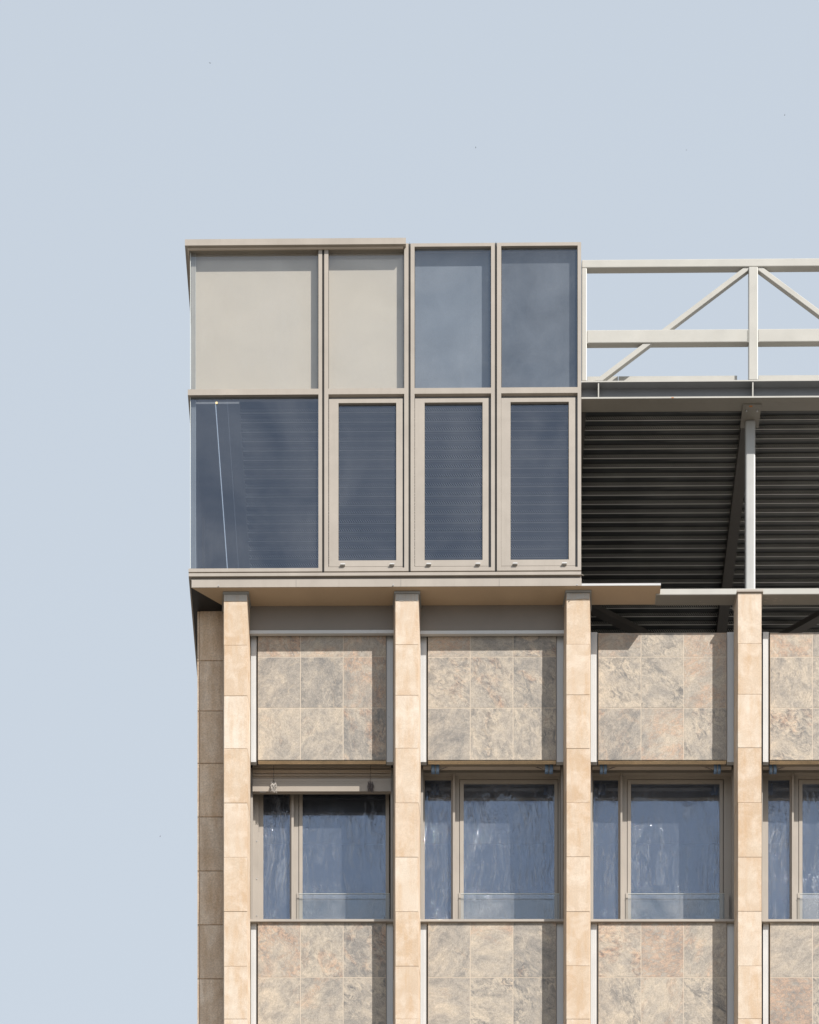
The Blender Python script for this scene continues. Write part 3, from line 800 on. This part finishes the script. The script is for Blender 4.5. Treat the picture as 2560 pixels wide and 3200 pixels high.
for ui, u in enumerate(UN):
    x0, x1 = u['o']; a, b = u['g']
    mb = MB()
    if ui == 0:
        mb.box(b, x1, YT, YB1, 0, .10, CX)
        mb.box(a + 16.5, b, YT, YG, 0, .10, CX)
        mb.box(587.0, b, YM0, YM1, -.004, .10, CX)
        mb.box(589.2, b, YB0, YB1, -.002, .10, CX)
        # the side return of the transom and the base frame
        X0 = PX(587, 0); X1 = PX(595, 0) + .004
        for (p, q, xl) in ((YM0, YM1, 587.0), (YB0, YB1, 589.2)):
            Xs = PX(xl, 0)
            mb.wbox(Xs, Xs + .03, .1002, 5.5, PZ(CX, q, 0), PZ(CX, p, 0))
    else:
        mb.box(x0, a, YT, YB1, 0, .10, CX)
        mb.box(b, x1, YT, YB1, 0, .10, CX)
        mb.box(a, b, YT, YG, 0, .10, CX)
        mb.box(a, b, YM0, YM1, 0, .10, CX)
        mb.box(a, b, YB0, YB1, 0, .10, CX)
    # fine score lines on the transom
    fr = mb.build('window_frame', 'frame', pav)
    gm = MB()
    gm.box(a, b, YG, YG + 3.2, .024, .029, CX)
    if ui: gm.box(a, a + 1.6, YG + 3.3, YM0, .024, .029, CX)
    gm.box(b - 1.6, b, YG + 3.3, YM0, .024, .029, CX)
    if ui == 0:
        gm.box(a, b, YM1, YM1 + 3.2, .024, .029, CX)
    gm.build('gasket', 'gasket', fr)
    gx0 = a - (0 if ui == 0 else 2)
    up = MB().sheet(gx0, b + 2, YG - 2, YM0 + 2, DG, CX).build('pane', ('glass_up', 'glass_up', 'glass_dirty', 'glass_dirty')[ui], fr)
    # boxed panel behind the upper pane
    dpn = (.088, .086, .104, .092)[ui]
    xs0 = a - 2 if ui else 612.5
    bx = MB().box(xs0, b + 3, YG - 6, YM0 + 6, dpn, dpn + .01, CX)
    bx.build('spandrel_board', ('blind', 'blind', 'greyp', 'charcoal')[ui], fr)
    sd = MB().box(xs0, b + 3, YG - 7, YG - 6.2, .06, dpn + .01, CX)
    sd.build('board_edge', 'frame', fr)
    if ui == 0:
        MB().sheet(gx0, b + 2, YM1 - 2, YB0 + 2, DG, CX).build('pane', 'glass', fr)
    else:
        s0, s1 = u['s']; g0, g1 = u['sg']
        # recessed channel round the opening sash
        rc = MB()
        rc.box(a, b, YM1, YM1 + 16, .046, .056, CX)
        rc.box(s1 - 3, b, YM1 + 16.1, YB0 + 1, .046, .056, CX)
        rc.build('rebate', 'web', fr)  # dark colour paints in the shade of the recess
        yt_, yb_ = 1246.2 - .0062 * 0, 1769.6
        yy0 = YM1 + 15.0; gy0 = YM1 + 27.6; gy1 = 1750.6
        sa = MB()
        sa.box(s0, g0, yy0, yb_, .004, .045, CX)
        sa.box(g1, s1, yy0, yb_, .004, .045, CX)
        sa.box(g0, g1, yy0, gy0, .004, .045, CX)
        sa.box(g0, g1, gy1, yb_, .004, .045, CX)
        sash = sa.build('sash', 'frame', fr)
        MB().box(a, s1, yb_ + .3, YB0, .006, .05, CX).build('sash_sill', 'frame', fr)
        gk = MB(); gk.box(g0, g1, gy0, gy0 + 2.6, .022, .028, CX); gk.box(g1 - 2.0, g1, gy0 + 2.7, gy1, .022, .028, CX)
        gk.box(g0, g0 + 1.2, gy0 + 2.7, gy1, .022, .028, CX)
        gk.build('sash_gasket', 'gasket', fr)
        MB().sheet(g0 - 2, g1 + 2, gy0 - 2, gy1 + 2, .030, CX).build('pane', 'glass', fr)
        for cx_ in (s0 + 36, s0 + 190):
            z0 = PZ(CX, 1763.5, 0); X0 = PX(cx_, 0)
            MB().hexa([(X0, -.022, z0 - .012), (X0 + .052, -.022, z0 - .012), (X0 + .052, -.022, z0), (X0, -.022, z0),
                       (X0, .0035, z0 - .012), (X0 + .052, .0035, z0 - .012), (X0 + .052, .0035, z0 + .004), (X0, .0035, z0 + .004)]).build('drain_cap', 'alu', fr)
    if u['jt']:
        j0, j1 = u['jt']
        MB().box(j0, j1, YT + 1, YB1 + 3, .035, .09, CX).build('joint', 'gasket', pav)
        MB().box(j0 + 2.6, j1 - 2.7, YT - 3, YB1 + 1, .006, .034, CX).build('joint_rib', 'beam', pav)
# corner: edge of the front glass, the grey post behind it and the side panes
cp = MB()
for (p, q) in ((YG - 2, YM0 - .5), (YM1 + 3, YB0 - .5)):
    cp.box(594.4, 595.8, p, q, DG - .001, DG + .026, CX)
cp.build('glass_edge', 'edge', pav)
MB().box(597.5, 610.5, YG, YB0, .060, .10, CX).build('corner_post', 'lead', pav)
MB().box(611.2, 612.4, YG, YB0, .060, .064, CX).build('corner_bead', 'edge', pav)
for (p, q, mt) in ((YG - 2, YM0, 'glass_up'), (YM1, YB0, 'glass')):
    sp_ = MB(); Xp = PX(594.6, 0); Za, Zb = PZ(CX, q, 0), PZ(CX, p, 0)
    sp_.v = [(Xp, 5.4, Za), (Xp, DG + .03, Za), (Xp, DG + .03, Zb), (Xp, 5.4, Zb)]; sp_.face(0, 1, 2, 3)
    sp_.build('side_pane', mt, pav)
for yy_ in (1.9, 3.6, 5.35):
    MB().wbox(PX(594.6, 0) + .004, PX(594.6, 0) + .05, yy_, yy_ + .06, PZ(CX, YB0, 0), PZ(CX, YG, 0)).build('side_mullion', 'frame', pav)
# roof cap over the first two units, returning along the side
XC0, XC1 = PX(577.8, -.05), PX(1268.8, -.05)
zt_, zb_ = PZ(CX, 742.4, -.05), PZ(CX, 761.6, -.05)
rcap = MB().wbox(XC0, XC1, -.05, .30, zb_, zt_)
rcap.wbox(XC0, XC0 + .05, .3001, 5.6, zb_, zt_)
rcap.build('roof_cap', 'frame', pav)
st = MB(); st.wbox(XC0 + .028, XC1 - .03, -.018, -.0005, zb_ - .020, zb_ - .001); st.wbox(XC0 + .028, XC0 + .045, .0, 5.5, zb_ - .020, zb_ - .001)
st.build('cap_liner', 'slat', pav)
MB().wbox(PX(700, 0), PX(XR, 0), .31, 5.6, zb_ - .16, zb_ + .01).build('flat_roof', 'lead', pav)
# base: black joint, upper band, gap, deep fascia, soffit
MB().box(590, XR, YB1, 1790, .018, .10, CX).build('base_joint', 'gasket', pav)
bb = MB().box(589.5, XR, 1788.2, 1797.8, -.010, .16, CX)
bb.wbox(PX(589.5, -.01), PX(589.5, -.01) + .03, .1601, 5.5, PZ(CX, 1797.8, -.01), PZ(CX, 1788.2, -.01))
bb.build('base_band', 'frame', pav)
MB().box(596, XR, 1797.8, 1810, .016, .12, CX).build('shadow_gap', 'wallp', pav)
fa = MB().box(597.3, 1817.8, 1808.8, 1832.8, 0, .006, CX)
fa.build('fascia', 'frame', pav)
ZS = PZ(CX, 1832.6, 0)
# soffit: mitred at the corner
so = MB()
xl0, xl1, xr0 = PX(598.2, 0), PX(700, .306), PX(2065.6, 0)
so.v += [(xl0, .0062, ZS), (xr0, .0062, ZS), (xr0, .306, ZS), (xl1, .306, ZS), (xl0, .0062, ZS + .016), (xr0, .0062, ZS + .016), (xr0, .306, ZS + .016), (xl1, .306, ZS + .016)]
for q in ((0, 3, 2, 1), (4, 5, 6, 7), (0, 1, 5, 4), (1, 2, 6, 5), (2, 3, 7, 6), (3, 0, 4, 7)): so.face(*q)
so.build('soffit', 'soffit', pav)
MB().wbox(PX(1818.0, 0), xr0, 0, .006, ZS + .0005, ZS + .024).build('soffit_lip', 'alu', pav)
sb = MB()
xs = PX(590.5, 0)
sb.v += [(xl0 - .001, .0062, ZS + .003), (xl1 - .002, .306, ZS + .003), (xl1 - .002, 5.5, ZS + .003), (xl0 - .001, 5.5, ZS + .003),
         (xl0 - .001, .0062, ZS + .014), (xl1 - .002, .306, ZS + .014), (xl1 - .002, 5.5, ZS + .014), (xl0 - .001, 5.5, ZS + .014)]
for q in ((0, 3, 2, 1), (4, 5, 6, 7), (0, 1, 5, 4), (1, 2, 6, 5), (2, 3, 7, 6), (3, 0, 4, 7)): sb.face(*q)
sb.build('side_soffit', 'black', pav)
MB().wbox(xl0 - .004, xl0 + .002, .0, 5.5, ZS, PZ(CX, 1810, 0)).build('side_fascia', 'black', pav)
for bx_, by_ in ((683, 1832.5), (1229, 1829.8), (1803.5, 1829.3)):
    zc = PZ(bx_, by_, 0)
    MB().disc((PX(bx_, 0), -.012, zc), .0065, -.0005, 10).build('bolt', 'screw', pav)
for sx, y0_, y1_ in ((1252.6, 1809.2, 1832.4), (925.0, 1809.2, 1832.4), (1560.0, 1809.2, 1832.4)):
    MB().box(sx, sx + .7, y0_, y1_, -.0006, .0, CX).build('seam', 'slot', pav)
MB().tube([(PX(1814, -.01), -.012, PZ(CX, 1800, 0)), (PX(1820, -.01), -.016, PZ(CX, 1801.5, 0)), (PX(1824, -.01), -.012, PZ(CX, 1804, 0))], .004, 6).build('sealant_tail', 'frame', pav)
# inside of the pavilion
ins = MB()
ins.wbox(PX(610, 0), PX(XR, 0), 5.3, 5.4, ZS + .1, zb_ - .16)
ins.build('interior_wall', 'dark', pav)
MB().wbox(PX(598, 0), PX(XR, 0), .16, 5.3, ZS + .02, ZS + .12).build('floor', 'concrete', pav)
sw = MB().wbox(PX(XR - 3, 0), PX(XR, 0) , .105, .30, PZ(CX, YB1, 0), PZ(CX, YT, 0))
sw.wbox(PX(XR - 3, 0), PX(XR, 0), .3001, 5.3, PZ(CX, 1228, 0), PZ(CX, YT, 0))
sw.build('end_wall', 'frame', pav)
# ceiling boards whose slits show the sky through the corner pane
ZCE = PZ(CX, 1291, .3)
for (a_, b_) in ((600.5, 674.4), (677.8, 712.6), (713.3, 749.5)):     # boards with open slits between them
    MB().wbox(PX(a_, .3), PX(b_, .3), .14, 5.2, ZCE - .004, ZCE + .02).build('ceiling_board', 'greyp', pav)
MB().wbox(PX(599.5, 0), PX(600.3, 0), .115, 5.2, ZS + .12, ZCE - .01).build('side_lining', 'greyp', pav)
MB().disc((PX(676.8, .025), .022, PZ(676.8, 1259.3, .025)), .0135, .0295, 16).build('disc_fixing', 'brass', pav)

# ================================================================== THE STEEL FRAME
stl = thing('steel_frame', (PX(2345, .1), .1, PZ(2345, 1894, .13)), 'exposed pale steel truss, edge beam and post above the open roof bays', 'steel frame')
DS = 0.06
XE = 2960
tc = MB().box(1818.5, XE, 815.2, 840.2, DS + .01, DS + .10, CX); tc.build('top_chord', 'steel', stl, bevel=.008)
for (x0, x1) in ((1834.6, 2340.3), (2369.5, XE)):
    MB().box(x0, x1, 1034.6, 1075.4, DS + .012, DS + .092, CX).build('middle_rail', 'steel', stl, bevel=.008)
for (x0, x1, dd, q0) in ((1818.5, 1834.5, DS + .008, 840.6), (2340.4, 2369.4, DS + .006, 840.6)):
    MB().box(x0, x1, q0, 1193.4, dd, dd + .10, CX).build('truss_post', 'steel', stl, bevel=.008)
for (x0, x1) in ((1835, 1838.6), (2336.6, 2340.2), (2369.6, 2373.2)):
    wb = MB(); k = 0; y = 1037.0
    while y < 1074:
        zc = PZ(CX, y, DS); c = ((PX(x0, DS) + PX(x1, DS)) / 2, DS + .0135, zc)
        wb.disc((c[0], DS + .0065, c[2]), .0058, DS + .0118, 8); y += 3.3
    wb.build('weld_bead', 'steel', stl)
def bar(name, p0, p1, width, clip, d0, d1, mat, parent):
    """flat-faced bar along two pixel points on plane d0, its ends mitred to the members it meets"""
    a = Vector((PX(p0[0], d0), PZ(CX, p0[1], d0))); b = Vector((PX(p1[0], d0), PZ(CX, p1[1], d0)))
    t = (b - a).normalized(); n = Vector((-t.y, t.x)) * width / 2
    poly = [a - n - t, b - n + t, b + n + t, a + n - t]
    x0, x1, z0, z1 = PX(clip[0], d0), PX(clip[1], d0), PZ(CX, clip[3], d0), PZ(CX, clip[2], d0)
    for ax_, lim, sg in ((0, x0, 1), (0, x1, -1), (1, z0, 1), (1, z1, -1)):
        out = []
        for k in range(len(poly)):
            p, q = poly[k], poly[(k + 1) % len(poly)]
            fp, fq = sg * (p[ax_] - lim), sg * (q[ax_] - lim)
            if fp >= 0: out.append(p)
            if (fp >= 0) != (fq >= 0): out.append(p + (q - p) * (fp / (fp - fq)))
        poly = out
    mb = MB(); m = len(poly)
    mb.v = [(v.x, d0, v.y) for v in poly] + [(v.x, d1, v.y) for v in poly]
    ar = sum(poly[k].x * poly[(k + 1) % m].y - poly[(k + 1) % m].x * poly[k].y for k in range(m))
    f = list(range(m)) if ar > 0 else list(range(m))[::-1]
    mb.face(*f); mb.face(*[m + k for k in f[::-1]])
    for k in range(m):
        u, w = f[k], f[(k + 1) % m]; mb.face(w, u, m + u, m + w)
    return mb.build(name, mat, parent, bevel=.005)
K_ = .7487
LA = ((2325, 852.5), (2325 - 300, 852.5 + 300 * K_)); RA_ = ((2384, 852.5), (2384 + 300, 852.5 + 300 * K_))
for ln_, x0, x1 in ((LA, 1835, 2340.2), (RA_, 2369.6, 2900)):
    bar('diagonal', ln_[0], ln_[1], .057, (x0, x1, 841.0, 1040.0), DS + .022, DS + .080, 'steel', stl)
    bar('diagonal', ln_[0], ln_[1], .057, (x0, x1, 1072.0, 1193.4), DS + .022, DS + .080, 'steel', stl)
# edge beam: two flanges and a web, with stiffeners
zt1, zt0 = PZ(CX, 1193.6, DS), PZ(CX, 1197.6, DS)
zb1, zb0 = PZ(CX, 1244.2, DS), PZ(CX, 1249.0, DS)
X0, X1 = PX(1811.8, DS) + .02, PX(XE, DS)
eb = MB()
eb.wbox(X0, X1, DS, DS + .20, zt0, zt1); eb.wbox(X0, X1, DS, DS + .20, zb0, zb1); ebo = eb.build('edge_beam', 'steel', stl)
MB().wbox(X0, X1, DS + .095, DS + .107, zb1 + .0002, zt0 - .0026).build('web', 'web', ebo)  # darkened colour carries the shade below the top flange
MB().wbox(X0, X1, DS + .002, DS + .198, zt0 - .0025, zt0 - .0002).build('underside_shade_skin', 'web', ebo)  # thin dark skins stand in for shade under both flanges
MB().wbox(X0, X1, DS + .002, DS + .198, zb0 - .0025, zb0 - .0002).build('underside_shade_skin', 'flange', ebo)
for x in (1871, 2353.5, 2836):
    MB().wbox(PX(x, DS) - .0065, PX(x, DS) + .0065, DS + .006, DS + .094, zb1 + .0003, zt0 - .0003).build('stiffener', 'steel', ebo)
MB().wbox(PX(2102, DS) - .012, PX(2102, DS) + .014, DS - .0006, DS, zb0 + .001, zb0 + .010).build('rust_mark', 'rust', ebo)
# lower beam behind the soffit, on the pier heads
DLB = 0.13
lb_t, lb_b = PZ(2300, 1838.8, DLB), PZ(2300, 1857.8, DLB)
MB().wbox(PX(2050, DLB), PX(XE, DLB), DLB, DLB + .175, lb_b, lb_t).build('lower_beam', 'steel', stl, bevel=.006)
MB().wbox(PX(2050, DLB) + .004, PX(XE, DLB) - .004, DLB + .007, DLB + .168, lb_b - .002, lb_b - .0002).build('lower_beam_shade_skin', 'flange', stl)  # thin dark sheet painting in the shade below this beam
sc = MB(); rg_ = random.Random(4)
for k in range(11):
    x_ = rg_.choice((2200, 2395, 2430, 2470, 2505, 2535)) + rg_.uniform(-14, 14); y_ = DLB + rg_.uniform(.02, .15); l_ = rg_.uniform(.01, .06)
    X_ = PX(x_, DLB); sc.v += [(X_, y_, lb_b - .0026), (X_ + l_, y_ + rg_.uniform(-.006, .006), lb_b - .0026), (X_ + l_ * .9, y_ + .005, lb_b - .0026), (X_ + l_ * .2, y_ + .004, lb_b - .0026)]
    sc.face(*[len(sc.v) - 4 + q for q in range(4)])
sc.build('paint_scuff', 'grout', stl)
# post with its head plate and bolts
DCp = DS + .30
cpz0, cpz1 = lb_t + .0002, zb0 - .020
pc = MB().wbox(PX(2330.5, DCp), PX(2361.5, DCp), DCp, DCp + .11, lb_t - .05, cpz1)
pco = pc.build('post', 'post', stl, bevel=.018)
rs_ = MB().wbox(PX(2342, DS + .1), PX(2352, DS + .1), DS + .092, DS + .115, zb0 - .0195, zb0 - .0186)
rs_.build('rust_mark', 'rust', pco)
hp = MB().wbox(PX(2322, DS + .09), PX(2380, DS + .09), DS + .085, DCp + .13, zb0 - .0185, zb0 - .003).build('head_plate', 'flange', pco)
for x in (2333.5, 2367):
    zc = zb0 - .0188
    bt = MB(); cxx = PX(x, DS + .15); n = 8; base = 0
    for k, z in enumerate((zc - .016, zc)):
        for i in range(n):
            a = 2 * math.pi * i / n; bt.v.append((cxx + .010 * math.cos(a), DS + .16 + .010 * math.sin(a), z))
    bt.face(*range(n)[::-1]); bt.face(*range(n, 2 * n))
    for i in range(n): bt.face(i, (i + 1) % n, n + (i + 1) % n, n + i)
    bt.build('bolt', 'screw', pco)
# beams that run back under the deck
ZU = zb0
def back_beam(xp, w, d0, d1, h):
    X = PX(xp, d0)
    mb = MB().wbox(X, X + w, d0, d1, ZU + .001, ZU + .014)
    mb.wbox(X + w * .44, X + w * .56, d0, d1, ZU + .0141, ZU + h - .012)
    mb.wbox(X, X + w, d0, d1, ZU + h - .0119, ZU + h)
    return mb.build('cross_beam', 'beam', stl)
back_beam(2322.5, .125, DS + .21, 7.8, .128)
back_beam(1800, .115, DS + .21, 7.8, .128)
back_beam(2845, .125, DS + .21, 7.8, .128)
for (a, b) in (((1.90, 3.16), (3.55, 4.33)), ((5.9, 2.72), (4.05, 4.32))):
    A, B = Vector((*a, 0)), Vector((*b, 0)); t = (B - A).normalized(); n = Vector((-t.y, t.x, 0)) * .055
    q = [A - n, B - n, B + n, A + n]; mb = MB(); z0, z1 = ZU - .07, ZU - .002
    mb.v += [(v.x, v.y, z0) for v in q] + [(v.x, v.y, z1) for v in q]
    for f_ in ((0, 3, 2, 1), (4, 5, 6, 7), (0, 1, 5, 4), (1, 2, 6, 5), (2, 3, 7, 6), (3, 0, 4, 7)): mb.face(*f_)
    mb.build('plan_brace', 'beam', stl)

# ================================================================== METAL DECK
ZD = ZU + .132
dk = thing('metal_deck', (PX(2100, 3), 3, ZD), 'dark ribbed metal roof deck with diagonal embossed marks, behind the steel edge beam', 'roof deck')
sh = MB(); em = MB(); ln = MB()
XD0, XD1 = PX(750, .3), PX(XE, .3)
y = DS + .215; pitch = .145; hgt = .047
prof = []
while y < 7.8:
    prof += [(y, ZD), (y + .062, ZD), (y + .070, ZD + hgt), (y + .137, ZD + hgt)]
    wy0 = y + .137; wy1 = y + .145   # web facing the street: from top at wy0 down to the next bottom
    if y < 5.2:
        ln.wbox(XD0, XD1, wy1 - .004, wy1 + .0015, ZD - .0035, ZD + .0025)
        ln.wbox(XD0, XD1, y + .030, y + .0315, ZD - .0012, ZD - .0002)
        X = PX(1826, .3) if y > .1 else XD0
        X = XD0
        while X < XD1 - .05:
            if y < 4.6:
                za, zb2 = ZD + .040, ZD + .010
                fa_ = (hgt - .040) / hgt; fb_ = (hgt - .010) / hgt
                ya, yb2 = wy0 + .008 * fa_, wy0 + .008 * fb_
                w = .0052
                base = len(em.v)
                for (xx, yq, zq) in ((X, ya, za), (X + .024, yb2, zb2)):
                    em.v += [(xx, yq - .0002, zq), (xx + w, yq - .0042, zq), (xx + 2 * w, yq - .0002, zq)]
                em.face(base, base + 3, base + 4, base + 1); em.face(base + 1, base + 4, base + 5, base + 2)
                em.face(base, base + 1, base + 2); em.face(base + 3, base + 5, base + 4)
            X += .0266
    y += pitch
n0 = 0
for (yy, z_) in prof:
    sh.v += [(XD0, yy, z_), (XD1, yy, z_)]
for k in range(len(prof) - 1):
    sh.face(2 * k, 2 * k + 2, 2 * k + 3, 2 * k + 1)
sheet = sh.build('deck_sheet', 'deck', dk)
sm_ = sheet.modifiers.new('Solidify', 'SOLIDIFY'); sm_.thickness = .0015; sm_.offset = 1
em.build('embossing_highlight', 'deck_highlight', sheet)
ln.build('rib_edge_highlight', 'deck_highlight', sheet)
lp = MB(); lp.wbox(PX(2392, .3), PX(2392, .3) + .010, DS + .215, 7.0, ZD - .0022, ZD - .0004); lp.wbox(PX(1560, .3), PX(1560, .3) + .010, DS + .215, 7.0, ZD - .0022, ZD - .0004)
lp.build('sheet_lap', 'deck', dk)
MB().wbox(XD0, XD1, DS + .24, 7.85, ZD + hgt + .004, ZD + hgt + .09).build('topping', 'concrete', dk)
for (x0, x1) in ((1836, 1932), (1934, 2304), (2371, XE)):
    MB().box(x0, x1, 1180.0, 1200, DS + .16, DS + .19, CX).build('kerb_angle', 'steel', dk)
MB().wbox(XD0, XD1, 7.86, 7.95, ZR, ZD + .13).build('rear_screen', 'dark', dk)

# ================================================================== FAR BIRDS
def bird(x, y, dist, span, yaw, roll, label):
    d = dist
    c = Vector((PX(x, d), d, ZC + (HY - y) * S * (D + d) / D))
    span *= .58; mb = MB(); h = span / 2
    R = Matrix.Rotation(yaw, 3, 'Z') @ Matrix.Rotation(roll, 3, 'Y')
    L = [(0, -.30, 0), (.07, -.12, .02), (-.07, -.12, .02), (.08, .05, 0), (-.08, .05, 0), (0, .0, .07), (0, .35, 0), (0, 0, -.06)]
    body = [(0, 5, 1), (0, 2, 5), (1, 5, 3), (2, 4, 5), (3, 5, 6), (5, 4, 6), (0, 1, 7), (0, 7, 2), (1, 3, 7), (2, 7, 4), (3, 6, 7), (7, 6, 4)]
    mb.v = [tuple(c + R @ (Vector(p) * span * .9)) for p in L]
    for f_ in body: mb.face(*f_)
    o = mb.build('bird', 'bird', settled=False)
    tag(o, label, 'bird', 'birds in the sky')
    for s_ in (1, -1):
        wg = MB(); Wp = [(s_ * .05, -.10, .02), (s_ * .5, -.05, .20), (s_ * 1.0, .12, .06), (s_ * .5, .10, .18), (s_ * .05, .10, .02)]
        wg.v = [tuple(c + R @ (Vector((p[0] * h, p[1] * span, p[2] * span)))) for p in Wp]
        wg.v += [tuple(Vector(v) + Vector((0, 0, .008))) for v in wg.v[:5]]
        wg.face(0, 1, 3, 4); wg.face(1, 2, 3); wg.face(9, 8, 6, 5); wg.face(8, 7, 6)
        wg.build('wing', 'bird', o, settled=False)
bird(656.5, 197, 260, .30, .3, .1, 'tiny dark bird high in the sky above the pavilion corner')
bird(1487, 461, 300, .32, 1.2, .5, 'tiny dark bird in the sky above the glazed pavilion end')
bird(2453, 359, 280, .30, 2.0, .6, 'tiny dark bird highest in the sky above the open steel truss')
bird(2146, 469, 300, .30, .7, -.7, 'tiny dark bird lower in the sky between the pavilion and the truss top')
bird(501, 2614, 240, .28, 2.6, 1.0, 'tiny dark bird low in the sky beside the weathered corner wall')
